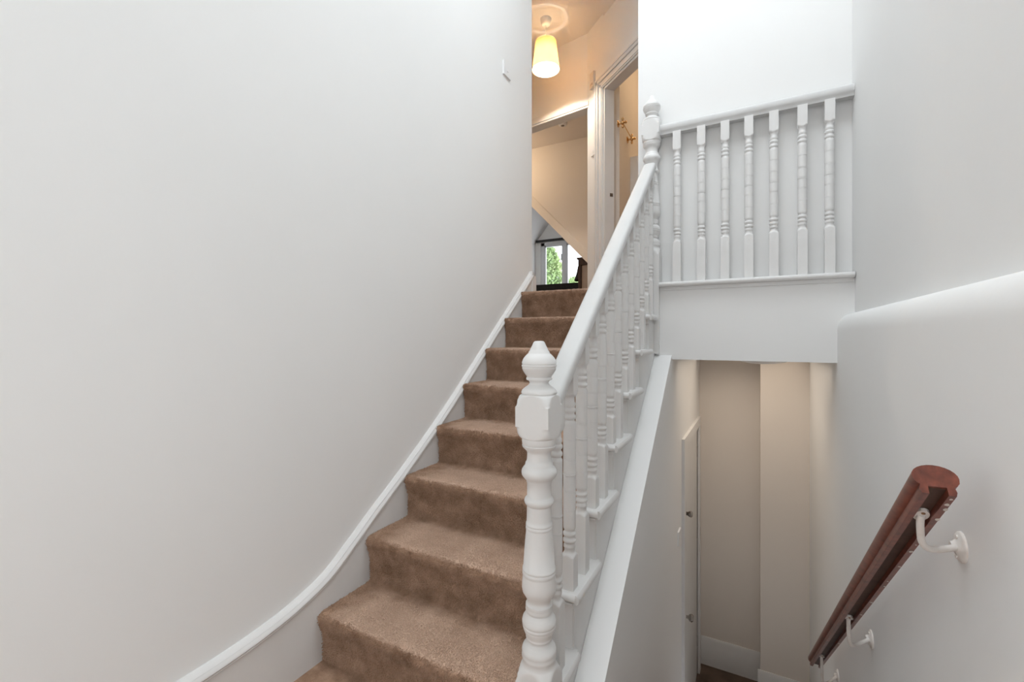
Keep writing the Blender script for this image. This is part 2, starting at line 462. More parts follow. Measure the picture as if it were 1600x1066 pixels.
# ------------------------------------------------------------------ the up flight
stair = thing('staircase', 'white painted wooden staircase rising to the upper landing', 'staircase', (0, 0, 0))
T = 0.03
def scotia(y, z):
    return [(y, z), (y - .020, z), (y - .020, z - .004), (y - .013, z - .008), (y - .008, z - .015), (y - .006, z - .024), (y, z - .024)]
for i in range(NST):
    y = YR0 + i * GO; z = RISE * (i + 1)
    if i < NST - 1:
        prof = [(y + GO + .01, z - T), (y + GO + .01, z)]
        yc = y - NOSE + T / 2
        for k in range(0, 9):
            a = PI / 2 + PI * k / 8
            prof.append((yc + T / 2 * math.cos(a), z - T / 2 + T / 2 * math.sin(a)))
        b = MB().prism(prof, YZ, -0.585, -0.503)
        b.box(XST, -0.585, y - .006, y + GO - .002, z - T - .004, z - .014)
        # rounded return nosing along the open end
        ret = [(-0.503, z - T), (-0.497, z - T), (-0.492, z - T * .8), (-0.490, z - T * .5), (-0.492, z - T * .2), (-0.497, z), (-0.503, z)]
        b.prism(ret, XZ, y - NOSE + .004, y + GO - .002)
        tr = b.build('tread', 'gloss', stair, smooth=40)
        MB().prism(scotia(y, z - T), YZ, -0.60, XS + .002).build('scotia', 'gloss', tr, smooth=40)
    else:
        MB().box(XST, -0.585, y - .006, 2.80, z - T, z - .014).box(-0.585, XS, y - NOSE, 2.80, z - T, z - .004).build('tread', 'gloss', stair, smooth=0)
    MB().box(XST, XS - .004, y, y + .012, z - RISE, z - T).build('riser', 'gloss', stair, smooth=0)
# outer string, cut to the steps
top = []
for i in range(NST - 1):
    y = YR0 + i * GO; z = RISE * (i + 1) - T
    top += [(y + .004, z - RISE + (T if i == 0 else 0)), (y + .004, z)]
top += [(YA, RISE * 7 - T), (YA, 1.06)]
bot = [(YA, zl(YA) - .05), (1.21, zl(1.21) - .1)]
poly = [(1.1453, -0.04)] + top[1:] + [(YA, zl(YA) - .06), (1.17, -0.1)]
MB().prism(poly, YZ, XS - .028, XS).build('string', 'gloss', stair, smooth=0)

# carpet wrapped over the steps
prof = []
ct = -0.004                      # top of the backing sits just under the tread line
cr_ = 0.003
def cy(i): return YR0 + i * GO
for i in range(NST):
    y = cy(i); z = RISE * (i + 1)
    if i == 0:
        prof += [(y - cr_, 0.0)]
    prof += [(y - cr_, z - RISE + .010), (y - cr_, z - .105), (y - cr_ - .003, z - .085), (y - cr_ - .010, z - .062)]
    rr = 0.022
    yc, zc = y - NOSE + rr, z + ct - rr
    for k in range(0, 8):
        a = PI + 0.55 - (PI / 2 + 0.55) * k / 7
        prof.append((yc + rr * math.cos(a), zc + rr * math.sin(a)))
    if i < NST - 1:
        prof += [(cy(i + 1) - cr_ - .035, z + ct - .001), (cy(i + 1) - cr_ - .012, z + ct + .001), (cy(i + 1) - cr_ - .003, z + ct + .006)]
prof += [(2.80, LAND + ct), (2.90, LAND + .004)]
back = [(p[0] + .006 if False else p[0], p[1]) for p in prof]
b = MB()
NX = 60
x0, x1 = XST + .001, -0.578
cols = []
for k in range(NX + 1):
    x = x0 + (x1 - x0) * k / NX
    cols.append([b.bm.verts.new((x, p[0] + random.uniform(-.0012, .0012), p[1] + random.uniform(-.0012, .0012))) for p in prof])
for A, B in zip(cols, cols[1:]):
    for i in range(len(prof) - 1):
        b.bm.faces.new([A[i], A[i + 1], B[i + 1], B[i]])
# thickness at the open edge
edge = cols[-1]
inn = [b.bm.verts.new((x1, p.co.y + .012, p.co.z - .012)) for p in edge]
for i in range(len(prof) - 1):
    b.bm.faces.new([edge[i], edge[i + 1], inn[i + 1], inn[i]])
o = b.build('stair_carpet', 'carpet', smooth=60)
tag(o, 'tan brown pile carpet wrapped over the white stairs', 'carpet')
# short cut pile: slim tufts standing on the carpet surface
import numpy as np
def sstep(a, b, x):
    t = np.clip((x - a) / (b - a), 0, 1); return t * t * (3 - 2 * t)
def wear_light_of(p, nz):
    # foot wear away from the string edge, plus painted-in light: treads paler than risers
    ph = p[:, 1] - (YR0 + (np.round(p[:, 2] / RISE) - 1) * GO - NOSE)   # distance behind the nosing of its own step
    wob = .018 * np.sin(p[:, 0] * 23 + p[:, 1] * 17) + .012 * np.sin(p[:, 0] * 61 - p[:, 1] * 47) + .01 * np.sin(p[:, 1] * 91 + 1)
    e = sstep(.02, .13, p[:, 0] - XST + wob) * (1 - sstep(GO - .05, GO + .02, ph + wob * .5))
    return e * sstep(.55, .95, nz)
def set_wear_light(me, val):
    at = me.attributes.new('wear_light', 'FLOAT', 'POINT')
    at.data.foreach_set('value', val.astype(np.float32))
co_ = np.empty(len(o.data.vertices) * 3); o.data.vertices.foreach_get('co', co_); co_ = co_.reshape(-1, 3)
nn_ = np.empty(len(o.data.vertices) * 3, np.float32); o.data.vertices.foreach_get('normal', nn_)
set_wear_light(o.data, wear_light_of(co_, np.abs(nn_.reshape(-1, 3)[:, 2])))
def pile(obj, count, length, rad, seed):
    me = obj.data
    rg = np.random.default_rng(seed)
    me.calc_loop_triangles()
    nt = len(me.loop_triangles)
    tri = np.empty(nt * 3, np.int32); me.loop_triangles.foreach_get('vertices', tri); tri = tri.reshape(-1, 3)
    co = np.empty(len(me.vertices) * 3, np.float64); me.vertices.foreach_get('co', co); co = co.reshape(-1, 3)
    a, b_, c = co[tri[:, 0]], co[tri[:, 1]], co[tri[:, 2]]
    cr = np.cross(b_ - a, c - a); ar = np.linalg.norm(cr, axis=1) / 2
    pick = rg.choice(nt, count, p=ar / ar.sum())
    u, v = rg.random(count), rg.random(count)
    f = u + v > 1; u[f] = 1 - u[f]; v[f] = 1 - v[f]
    p = a[pick] + (b_ - a)[pick] * u[:, None] + (c - a)[pick] * v[:, None]
    n = cr[pick] / (2 * ar[pick])[:, None]
    out = np.where((n[:, 2] - n[:, 1]) < 0, -1.0, 1.0)      # outward: up or towards the foot of the flight
    n = n * out[:, None]
    flat = sstep(.6, .95, n[:, 2])                             # pile on the treads is trodden down
    d = n + rg.normal(0, .3, (count, 3)) + flat[:, None] * (rg.normal(0, .55, (count, 3)) + np.array([0, -.5, 0])); d /= np.linalg.norm(d, axis=1)[:, None]
    t = np.cross(d, rg.normal(0, 1, (count, 3))); t /= np.linalg.norm(t, axis=1)[:, None]
    w_ = np.cross(d, t)
    L = length * (rg.uniform(.7, 1.15, count) * (1 - .45 * flat))[:, None]
    verts = np.empty((count, 6, 3))
    for k in range(3):
        an = 2 * PI * k / 3
        off = t * math.cos(an) + w_ * math.sin(an)
        verts[:, k] = p - n * .001 + off * rad
        verts[:, k + 3] = p + d * L + off * rad * .75
    base_ = np.arange(count)[:, None] * 6
    quads = np.array([[0, 1, 4, 3], [1, 2, 5, 4], [2, 0, 3, 5]])
    faces4 = (base_[:, :, None] + quads[None]).reshape(-1, 4)
    faces3 = base_ + np.array([[3, 4, 5]])
    m2 = bpy.data.meshes.new('pile')
    m2.vertices.add(count * 6); m2.vertices.foreach_set('co', verts.reshape(-1))
    li = np.concatenate([faces4.reshape(-1), faces3.reshape(-1)]).astype(np.int32)
    m2.loops.add(len(li)); m2.loops.foreach_set('vertex_index', li)
    n4, n3 = len(faces4), len(faces3)
    m2.polygons.add(n4 + n3)
    ls = np.concatenate([np.arange(n4) * 4, n4 * 4 + np.arange(n3) * 3]).astype(np.int32)
    m2.polygons.foreach_set('loop_start', ls)
    m2.update(calc_edges=True); m2.validate()
    set_wear_light(m2, np.repeat(wear_light_of(p, n[:, 2]), 6))
    m2.materials.append(M['carpet'])
    q = bpy.data.objects.new('pile', m2); COL.objects.link(q); q.parent = obj
    q['kind'] = 'stuff'
    return q
pile(o, 190000, 0.0075, 0.0016, 5)

# ------------------------------------------------------------------ turned posts
def zpx(py): return 1.193 - (py - 534) * 0.00182    # heights of the newel turnings
K = 0.00182
NEW = [  # (pixel height, radius px) from the top down
 (533.5, 3), (534, 7.0), (536, 8.8), (541, 11), (546, 13.5), (549, 14.8), (550, 16), (552.5, 16.6), (554, 18.5), (558, 22.5), (562, 25.2), (566, 26.6), (568.5, 26.9), (569, 26), (570.2, 26), (570.8, 27.2), (573, 27.4), (573.6, 26.2), (574.8, 26.2), (575.4, 26.8),
 (579, 25.6), (584, 22.5), (588, 19.5), (589.5, 18.5), (590, 19.6), (592, 20.2), (594, 19.6), (595, 16.5), (598, 14.6), (600, 15), (603, 18), (606, 22.5), (609, 26.2), (612, 27.6), (614, 28), (615, 27), (616.2, 27)]
def profile_newel(zbase):
    pr = [(r * K, zpx(y)) for y, r in NEW]
    HB = 0.052
    # square block with rounded shoulders
    s0, s1 = zpx(616.5), zpx(683)
    for k in range(1, 11):
        t = k / 10
        pr.append((HB * (0.94 + 0.36 * t), s0 - 0.030 * t ** 2.2))
    pr.append((HB * 1.45, s0 - 0.031)); pr.append((HB * 1.45, s1 + 0.033))
    for k in range(0, 11):
        t = 1 - k / 10
        pr.append((HB * (0.96 + 0.34 * t), s1 + 0.032 * t ** 2.2))
    low = [(683.6, 26.5), (688, 26.8), (693, 26.2), (694, 25.4), (695, 26.6), (698, 25.6), (701, 22.5), (704, 19.6), (707, 18.7), (712, 18.6), (717, 19), (721, 20), (722, 21.2), (726, 22), (727.5, 22.4), (729, 24.2), (733, 26.8), (737, 27.6), (741, 27), (745, 24.2), (748, 21.2), (750, 19.8), (752, 19.8), (753, 18.8),
           (774, 18.8), (775.5, 20), (778, 22.2), (781.5, 23.2), (785, 22.2), (788, 20), (789, 18.8), (810, 19.4), (815, 19.6), (816, 20.6), (818.5, 20.8), (819.5, 19.8), (821, 20.8), (824, 21), (825, 20), (826.5, 20.2), (850, 22.4), (884, 24.8), (885, 25.8), (888, 26), (889, 25), (890.5, 26), (894, 26.2), (895, 25.4), (897, 25.5),
           (908, 26.6), (916, 26.8), (922, 25.6), (927, 22.5), (931, 20.2), (933, 19.4), (935, 18.4), (938, 18.2), (940, 19.4), (941, 20.8), (945, 21), (947, 20.4), (949, 21.2), (952, 20.6), (953.5, 19.4), (955, 19.6), (958, 22.6), (962, 25.2), (967, 26.4), (971, 26.3), (972, 25.2), (973.2, 26), (977, 25.4), (978, 24.4), (979.5, 24.6), (984, 22.8), (989, 20.6), (991, 20), (992, 20.6), (994, 20.2), (996, 18), (998, 17.4), (1000, 18.2), (1003, 21.8), (1007, 25.4), (1011, 26.6), (1015, 26.8), (1017, 26), (1019, 27), (1023, 26.6), (1025, 25.6), (1028, 25.5)]
    pr += [(r * K, zpx(y)) for y, r in low]
    s2 = zpx(1028.5)
    for k in range(0, 11):
        t = k / 10
        pr.append((HB * (0.90 + 0.50 * t), s2 - 0.006 - 0.046 * t ** 1.1))
    pr.append((HB * 1.45, zbase))
    return pr[::-1]

def profile_baluster(z_bot, z_t0, z_t1, z_top, half):
    """square foot, turned shaft between z_t0 and z_t1, square head"""
    L = z_t1 - z_t0
    P = [(half * 1.45, z_bot)]
    def sh(z, up):
        for k in range(0, 5):
            t = k / 4
            if up: P.append((half * (1.42 - .50 * t ** 1.5), z - .012 + .014 * t))
            else: P.append((half * (.92 + .50 * (1 - (1 - t) ** 1.5)), z - .002 + .014 * t))
    sh(z_t0, True)
    q = lambda f, r: P.append((half * r, z_t0 + L * f))
    q(.012, .80); q(.035, .80); q(.04, .90); q(.052, .92); q(.06, .80); q(.068, .78)
    for c in (.082, .122):                       # bead pairs above the foot
        q(c - .014, .76); q(c - .009, .92); q(c, 1.0); q(c + .010, .98); q(c + .017, .80); q(c + .021, .76)
    q(.155, .86); q(.162, .95); q(.170, .96); q(.176, .96)
    for c, kind in ((.28, 1), (.40, 2), (.50, 3), (.60, 2), (.72, 1)):     # scribed rings on the shaft
        q(c - .022, .965); q(c - .012, .965)
        if kind == 1:
            q(c - .004, .965); q(c - .0035, .91); q(c + .0005, .91); q(c + .001, .965)
        elif kind == 2:
            q(c - .008, .965); q(c - .0075, .91); q(c - .004, .91); q(c - .0035, .965); q(c + .0035, .965); q(c + .004, .91); q(c + .0075, .91); q(c + .008, .965)
        else:
            q(c - .010, .965); q(c - .0095, .90); q(c - .006, .92); q(c - .004, 1.0); q(c + .004, 1.0); q(c + .006, .92); q(c + .0095, .90); q(c + .010, .965)
        q(c + .013, .965); q(c + .022, .965)
    q(.81, .965); q(.82, .965); q(.828, .95)
    q(.838, .82)
    for c in (.862, .905):
        q(c - .017, .78); q(c - .010, .92); q(c, 1.0); q(c + .010, .94); q(c + .017, .80)
    q(.93, .86); q(.938, .90); q(.95, .90); q(.957, .80); q(.985, .78)
    sh(z_t1, False)
    P.append((half * 1.45, z_top))
    return P

# stair balustrade
HALF = 0.0215
bal = thing('stair_balustrade', 'white balustrade with turned balusters and two newel posts beside the carpeted stairs', 'balustrade', (XB, 1.155, 0))
MB().turned(profile_newel(-0.02), 0.050, 48).build('newel_post', 'gloss', bal, (0, 0, 0), smooth=50)
YN2 = 2.737
dz2 = 2.632 - 1.193
pn = [(r, z + dz2) for r, z in profile_newel(-0.33)]
MB().turned(pn, 0.050, 48).build('newel_post', 'gloss', bal, (0, YN2 - 1.155, 0), smooth=50)
# raking handrail
UND, SL = 0.680, RISE / GO
def rail_profile(wd=0.035, hh=0.060):
    pts = [(-.020, 0), (.020, 0), (.022, .012), (wd - .004, .018), (wd, .026)]
    for k in range(1, 10):
        a = PI * k / 10
        ca, sa = math.cos(a), math.sin(a)
        pts.append((wd * math.copysign(abs(ca) ** .55, ca), .034 + (hh - .034) * sa ** .55))
    pts += [(-wd, .026), (-wd + .004, .018), (-.022, .012)]
    return pts
ang = math.atan(SL)
nv = Vector((0, -math.sin(ang), math.cos(ang)))
def rp(y): return Vector((0, y - 1.155, nos(y) + UND))
MB().sweep(rail_profile(), [(rp(1.196), (1, 0, 0), nv), (rp(2.705), (1, 0, 0), nv)]).build('handrail', 'rail_dimmed', bal, smooth=40)
for i in range(NST - 1):
    for j in (0, 1):
        if i == 0 and j == 0: continue
        if i == 6 and j == 1: pass
        y = YR0 + i * GO + 0.018 + j * GO / 2
        zt = nos(y)
        key = 'bal%d' % j
        zb = RISE * (i + 1)
        if key not in globals():
            pb = profile_baluster(0, zt + .078 - zb, zt + .598 - zb, zt + UND + .012 - zb, HALF)
            globals()[key] = MB().turned(pb, HALF, 24).build('baluster', 'gloss', bal, (0, y - 1.155, zb), smooth=50)
        else:
            clone(globals()[key], bal, (0, y - 1.155, zb))

# landing balustrade
gal = thing('landing_balustrade', 'white balustrade with seven turned balusters above the passage opening', 'balustrade', (0, 2.745, LAND))
b = MB()
st = [(-.060, -.030), (-.060, -.022)]
pr = [(.044, -.025), (-.040, -.025)]
for k in range(0, 9):
    a = -PI / 2 - PI * k / 8
    pr.append((-.052 + .0135 * math.cos(a), -.0115 + .0135 * math.sin(a)))
pr += [(.044, .002)]
MB().prism(pr, YZ, -0.487, XRU - .004).build('base_rail', 'gloss', gal, smooth=40)
MB().prism([(-.034, -.025), (-.034, -.045), (-.0255, -.045), (-.0255, -.025)], YZ, -0.485, XRU - .006).build('cove_strip', 'gloss', gal, smooth=30)
RZ = 2.388 - LAND
fr = [(Vector((-0.49, 0, RZ)), Vector((0, 1, 0)), Vector((0, 0, 1))), (Vector((XRU - .001, 0, RZ)), Vector((0, 1, 0)), Vector((0, 0, 1)))]
MB().sweep(rail_profile(0.032, 0.06), fr).build('handrail', 'rail_dimmed', gal, smooth=40)
first = None
for x in (-.394, -.264, -.143, -.0275, .0885, .215, .330):
    if first is None:
        first = MB().turned(profile_baluster(0, .238, .762, RZ + .004, HALF), HALF, 24).build('baluster', 'gloss', gal, (x, -.008, 0), smooth=50)
    else:
        clone(first, gal, (x, -.008, 0))

# ------------------------------------------------------------------ mahogany wall handrail
hr = thing('wall_handrail', 'dark red mahogany handrail on white iron brackets fixed to the right wall', 'handrail', (0.278, 1.04, 0.955))
sl = -0.8135
a_ = math.atan(sl)
L = 2.28
# local frame: rail runs down along +y
half_prof = [(0.0, .030)]
pts = []
for k in range(0, 13):                      # rounded crown
    a = PI * k / 12
    pts.append((.0315 * math.cos(a) * (1.0), .006 + .022 * math.sin(a)))
right = [(.0315, .006), (.0305, -.002), (.0265, -.008), (.0225, -.010), (.0235, -.014), (.0245, -.019), (.0225, -.026)]
chan = [(.0125, -.026), (.0125, -.012)]
outline = []
outline += [(x, z) for x, z in pts]                       # right to left over the crown
lft = [(-x, z) for x, z in right[1:]]
outline += lft + [(-.0125, -.026), (-.0125, -.012), (.0125, -.012), (.0125, -.026)] + [(x, z) for x, z in right[1:][::-1]]
nrm = Vector((0, -math.sin(a_), math.cos(a_))); tdir = Vector((0, math.cos(a_), math.sin(a_)))
fr = [(tdir * (s), Vector((1, 0, 0)), nrm) for s in [0, .003, L - .003, L]]
b = MB()
outl2 = outline
b.sweep(outl2, fr)
rail = b.build('rail', 'mahogany', hr, smooth=30)
# worn brown strip in the groove under the rail
MB().sweep([(-.0124, -.0135), (.0124, -.0135), (.0124, -.0118), (-.0124, -.0118)], [(tdir * .006, Vector((1, 0, 0)), nrm), (tdir * (L - .004), Vector((1, 0, 0)), nrm)]).build('groove', 'rubbed', rail, smooth=0)
# flakes of old white paint along the wall side
rnd = random.Random(3)
b = MB()
for s in [.012, .03, .055, .10, .22, .26, .30, .42, .55, .60, .78, .95, 1.2, 1.5]:
    c = tdir * (s + rnd.uniform(0, .01)) + Vector((.0185 + rnd.uniform(-.004, .003), 0, 0)) + nrm * (-.0264)
    nn = 7; r0 = rnd.uniform(.002, .006)
    f = [b.bm.verts.new(c + Vector((1, 0, 0)) * (min(.0035, r0 * rnd.uniform(.5, 1)) * math.cos(2 * PI * k / nn)) + tdir * (r0 * 1.4 * rnd.uniform(.5, 1) * math.sin(2 * PI * k / nn))) for k in range(nn)]
    f2 = [b.bm.verts.new(v.co + nrm * .0006) for v in f]
    b.bm.faces.new(f); b.bm.faces.new(f2[::-1])
    for k in range(nn):
        b.bm.faces.new([f[k], f[(k + 1) % nn], f2[(k + 1) % nn], f2[k]])
fl = b.build('paint_flakes', 'chip', rail, smooth=0)
fl['kind'] = 'stuff'
# brackets
def bracket(ys, yw, zw, parent):
    e = bpy.data.objects.new('bracket', None); COL.objects.link(e); e.parent = parent
    e.empty_display_size = .03
    # arm foot on the rail underside, directly above the wall plate's line
    y = ys - 1.04; dy = yw - ys
    e.location = (0, y, y * sl)
    under = nrm * (-.0145)
    MB().prism([(.0115 * math.cos(2 * PI * k / 16), .024 * math.sin(2 * PI * k / 16)) for k in range(16)], lambda u, v, w_: tuple(under + Vector((u, 0, 0)) + tdir * v + nrm * w_), -.006, .0).bevel(.001, 1).build('saddle_plate', 'bracket', e, smooth=30)
    wx = XRL - .278
    zz = (zw - .955) - y * sl
    pa = spline([under + nrm * -.004, under + Vector((0, dy * .05, -.024)), Vector((.006, dy * .12, zz + .020)), Vector((.020, dy * .3, zz + .004)), Vector((.045, dy * .6, zz)), Vector((wx - .004, dy, zz))], 6)
    MB().tube(pa, .0062, 12).build('arm', 'bracket', e, smooth=60)
    MB().lathe([(.030, wx + .001), (.030, wx - .003), (.027, wx - .006), (.014, wx - .009), (.010, wx - .014), (.008, wx - .018)], 28, (0, dy, zz), 'x').build('wall_plate', 'bracket', e, smooth=40)
    for dz, sc in ((.019, 1), (-.019, 1)):
        MB().lathe([(.0042, wx - .0035), (.0042, wx - .0095), (.002, wx - .0105)], 10, (0, dy, zz + dz), 'x').build('screw', 'bracket', e, smooth=30)
    for q in (.014, -.014):
        p = under + tdir * q + nrm * (-.0055)
        MB().tube([p, p + nrm * -.0025], .0032, 8).build('screw', 'rust', e, smooth=30)
    return e
for ys, yw, zw in ((1.130, 1.200, .790), (1.872, 1.975, .150), (2.560, 2.690, -.455)):
    bracket(ys, yw, zw, hr)

# ------------------------------------------------------------------ passage door, switch, flush light
XD = -0.42
dr = thing('door_1', 'white flush door with dark lock in the lower passage', 'door', (XD, dy0, LOW), kind='structure')
W, H = dy1 - dy0, dzt - LOW
MB().box(-.055, -.003, .002, W - .002, .006, H - .003).bevel(.002, 1).build('door_leaf', 'gloss', dr)
b = MB()
b.box(-.10, .0, 0 - .03, .0, 0, H + .02).box(-.10, .0, W, W + .03, 0, H + .02).box(-.10, .0, -.03, W + .03, H, H + .03)
b.build('door_lining', 'gloss', dr, smooth=0)
b = MB()
b.box(0, .018, -.075, -.005, 0, H + .005)
b.bevel(.004, 2).build('architrave', 'gloss', dr)
MB().box(0, .018, W + .005, W + .075, 0, H + .005).bevel(.004, 2).build('architrave', 'gloss', dr)
MB().box(0, .018, -.075, W + .075, H + .005, H + .075).bevel(.004, 2).build('architrave', 'gloss', dr)
for hz in (.28, 1.18, 1.86):
    hg = MB().lathe([(.007, -.045), (.007, .045)], 10, (-.008, W - .006, hz)).build('hinge', 'chrome', dr, smooth=40)
MB().box(-.014, .004, .04, .11, 1.54, 1.68).bevel(.006, 2).build('night_latch', 'steel_dark', dr)
MB().lathe([(.012, 0), (.012, .02), (.020, .03), (.022, .042), (.014, .050)], 18, (0, .075, 1.61), 'x').build('latch_knob', 'chrome', dr, smooth=50)
MB().box(-.014, -.006, .045, .085, .83, .97).bevel(.003, 2).build('lock_plate', 'steel_dark', dr)
MB().lathe([(.010, -.01), (.010, .022), (.022, .032), (.026, .044), (.018, .056), (.006, .058)], 20, (0, .065, .91), 'x').build('door_knob', 'chrome', dr, smooth=50)

def switch(name, label, loc, rz, wd=.086, ht=.086, rockers=1):
    s = thing(name, label, 'light switch', loc, rz)
    MB().box(-wd / 2, wd / 2, -.010, 0, -ht / 2, ht / 2).bevel(.003, 2).build('face_plate', 'plastic', s)
    for k in range(rockers):
        c = (k - (rockers - 1) / 2) * .03
        MB().prism([(-.010, -.012), (-.0105, .012), (-.014, -.012)], lambda u, v, w_: (w_, u, v), c - .006, c + .006).build('rocker', 'plastic', s, smooth=0)
    return s
switch('light_switch', 'white light switch on the passage wall beside the lower door', (XD, 2.97, -0.045), PI / 2)
switch('light_switch', 'white light switch high on the left wall by the stair head', (XWL, 2.585, 2.963), PI / 2, .095, .09)

fl = thing('flush_ceiling_light', 'flat grey white disc light under the passage ceiling', 'ceiling light', (0.045, 3.02, 1.10))
MB().lathe([(.15, -.02), (.16, -.012), (.16, 0)], 40).build('base_ring', 'plastic', fl, smooth=40)
MB().lathe([(.02, -.052), (.07, -.049), (.11, -.041), (.14, -.028), (.15, -.018)], 40).build('diffuser', 'plastic', fl, smooth=60)

pd = thing('passage_fill_panel', 'added unseen fill light panel in the passage ceiling', 'ceiling light', (-0.03, 3.50, 1.10))  # unseen panel added to brighten the lower passage
MB().box(-.36, .36, -.62, .45, -.010, 0).bevel(.003, 1).build('frame', 'plastic', pd)
MB().box(-.345, .345, -.60, .43, -.012, -.009).build('diffuser', 'plastic', pd, smooth=0)
pg = bpy.data.lights.new('passage_fill', 'AREA'); pg.shape = 'RECTANGLE'; pg.size = .69; pg.size_y = 1.02; pg.spread = math.radians(138); pg.energy = 2.5; pg.color = (1.0, 0.84, 0.68)
po = bpy.data.objects.new('passage_fill', pg); COL.objects.link(po); po.parent = pd; po.location = (0, -.085, -.014)

# ------------------------------------------------------------------ upper hall: diagonal wall with a doorway
P0 = Vector((-1.12, 3.94, 0)); D = Vector((-.743, .669, 0)).normalized(); N = Vector((.669, .743, 0)).normalized()
def dg(t, dpt, z): return tuple(P0 + D * t + N * dpt + Vector((0, 0, z)))
def dbox(b, t0, t1, n0, n1, z0, z1):
    v = [b.bm.verts.new(dg(t, nn, z)) for z in (z0, z1) for t, nn in ((t0, n0), (t1, n0), (t1, n1), (t0, n1))]
    for f in [(0, 3, 2, 1), (4, 5, 6, 7), (0, 1, 5, 4), (1, 2, 6, 5), (2, 3, 7, 6), (3, 0, 4, 7)]:
        b.bm.faces.new([v[i] for i in f])
    return b
TL, TR, DH = .14, -.64, 3.50
b = MB(); dbox(b, TL, .436, 0, .10, LAND, CEIL); dbox(b, -1.0, TR, 0, .10, LAND, CEIL); dbox(b, TR, TL, 0, .10, DH, CEIL)
o = b.build('wall_hall', 'wall', smooth=0)
struct(o, 'white angled wall of the upper hall with a doorway', 'wall')
d2 = thing('door_2', 'white moulded doorway casing in the angled hall wall', 'doorway', (0, 0, 0), kind='structure')
def casing(t0, t1, horiz=False):
    b = MB()
    if not horiz:
        for (f0, f1, dp) in ((0, .12, .012), (.12, .45, .018), (.45, .58, .012), (.58, .85, .024), (.85, 1, .030)):
            dbox(b, t0 + (t1 - t0) * f0, t0 + (t1 - t0) * f1, -dp, 0, LAND, DH + .11 * f0 + .0)
    else:
        for (f0, f1, dp) in ((0, .12, .012), (.12, .45, .018), (.45, .58, .012), (.58, .85, .024), (.85, 1, .030)):
            dbox(b, TR - .11 * f0, TL + .11 * f0 + .01, -dp, 0, DH + .11 * f0, DH + .11 * f1)
    return b.build('casing', 'gloss', d2, smooth=0)
casing(TL, TL + .115); casing(TR, TR - .115); casing(0, 0, True)
b = MB(); dbox(b, TL - .022, TL, 0, .10, LAND, DH); b.build('jamb', 'gloss', d2, smooth=0)
b = MB(); dbox(b, TR, TR + .022, 0, .10, LAND, DH); b.build('jamb', 'gloss', d2, smooth=0)
b = MB(); dbox(b, TR, TL, 0, .10, DH - .02, DH); b.build('head', 'gloss', d2, smooth=0)
b = MB(); dbox(b, TL - .025, TL - .022, .055, .085, 2.50, 2.53); b.build('strike_plate', 'steel_dark', d2, smooth=0)
dang = math.atan2(-D.y, -D.x)
sb = thing('wall_sensor_box', 'small beige box on the angled wall beside the door casing', 'sensor', dg(.315, 0, 3.66), dang)
MB().box(-.035, .035, -.025, 0, -.075, .075).bevel(.005, 2).build('housing', 'cream', sb)
MB().box(-.02, .02, -.028, -.024, -.05, -.03).bevel(.002, 1).build('vent', 'beige_panel', sb)
switch('light_switch', 'white light switch on the angled hall wall beside the door casing', dg(.312, 0, 2.985), dang, .08, .086)

# room behind the doorway
o = MB().box(-1.22, -1.12, 4.20, 6.2, LAND, CEIL).build('wall_bathroom', 'cream', smooth=0)
struct(o, 'warm cream wall seen through the angled doorway', 'wall')
o = MB().box(-1.22, 0.7, 5.6, 5.7, LAND, CEIL).box(0.6, 0.7, 2.98, 5.7, LAND, CEIL).build('wall_bathroom_end', 'cream', smooth=0)
struct(o, 'cream end wall of the room behind the angled doorway', 'wall')
o = MB().box(-1.22, 0.7, 3.3, 5.7, CEIL - .03, CEIL - .001).build('ceiling_bathroom', 'ceil', smooth=0)
struct(o, 'ceiling of the room behind the doorway', 'ceiling')
o = MB().box(-1.12, -1.02, 4.62, 5.2, LAND, 3.05).bevel(.004, 1).build('trim_1', 'wall', smooth=0)
struct(o, 'pale boxed panel standing against the cream wall', 'boxing')
tw = thing('towel_rail', 'brass rail on two ornate end brackets on the cream wall', 'rail', (-1.12, 4.14, 3.19))
for k, (yy, zz) in enumerate(((0, 0), (.355, -.012))):
    e = MB().lathe([(.032, 0), (.032, .006), (.022, .010), (.010, .016), (.009, .03), (.018, .036), (.021, .046), (.016, .056), (.007, .062), (.012, .070), (.014, .078), (.006, .086)], 18, (0, yy, zz), 'x').build('bracket', 'brass', tw, smooth=50)
    MB().lathe([(.004, -.05), (.010, -.044), (.012, -.034), (.006, -.022), (.009, 0), (.006, .022), (.012, .034), (.010, .044), (.004, .05)], 14, (.046, yy, zz)).build('finial', 'brass', e, smooth=50)
MB().tube([(.046, 0, 0), (.046, .355, -.012)], .0045, 10).build('bar', 'brass', tw, smooth=60)

bl = thing('bathroom_fill_lamp', 'added unseen fill lamp in the room behind the angled doorway', 'ceiling light', (-0.35, 4.75, CEIL - .03))  # unseen lamp added to warm the wall behind the doorway
MB().lathe([(.09, -.03), (.11, -.02), (.11, 0)], 32).build('base_ring', 'plastic', bl, smooth=40)
MB().lathe([(.02, -.09), (.06, -.083), (.09, -.06), (.10, -.03)], 32).build('glass_bowl', 'bulb', bl, smooth=60)
bd = bpy.data.lights.new('bathroom_fill', 'POINT'); bd.energy = 5; bd.color = (1.0, 0.68, 0.42); bd.shadow_soft_size = .08
bo_ = bpy.data.objects.new('bathroom_fill', bd); COL.objects.link(bo_); bo_.parent = bl; bo_.location = (0, 0, -.20)

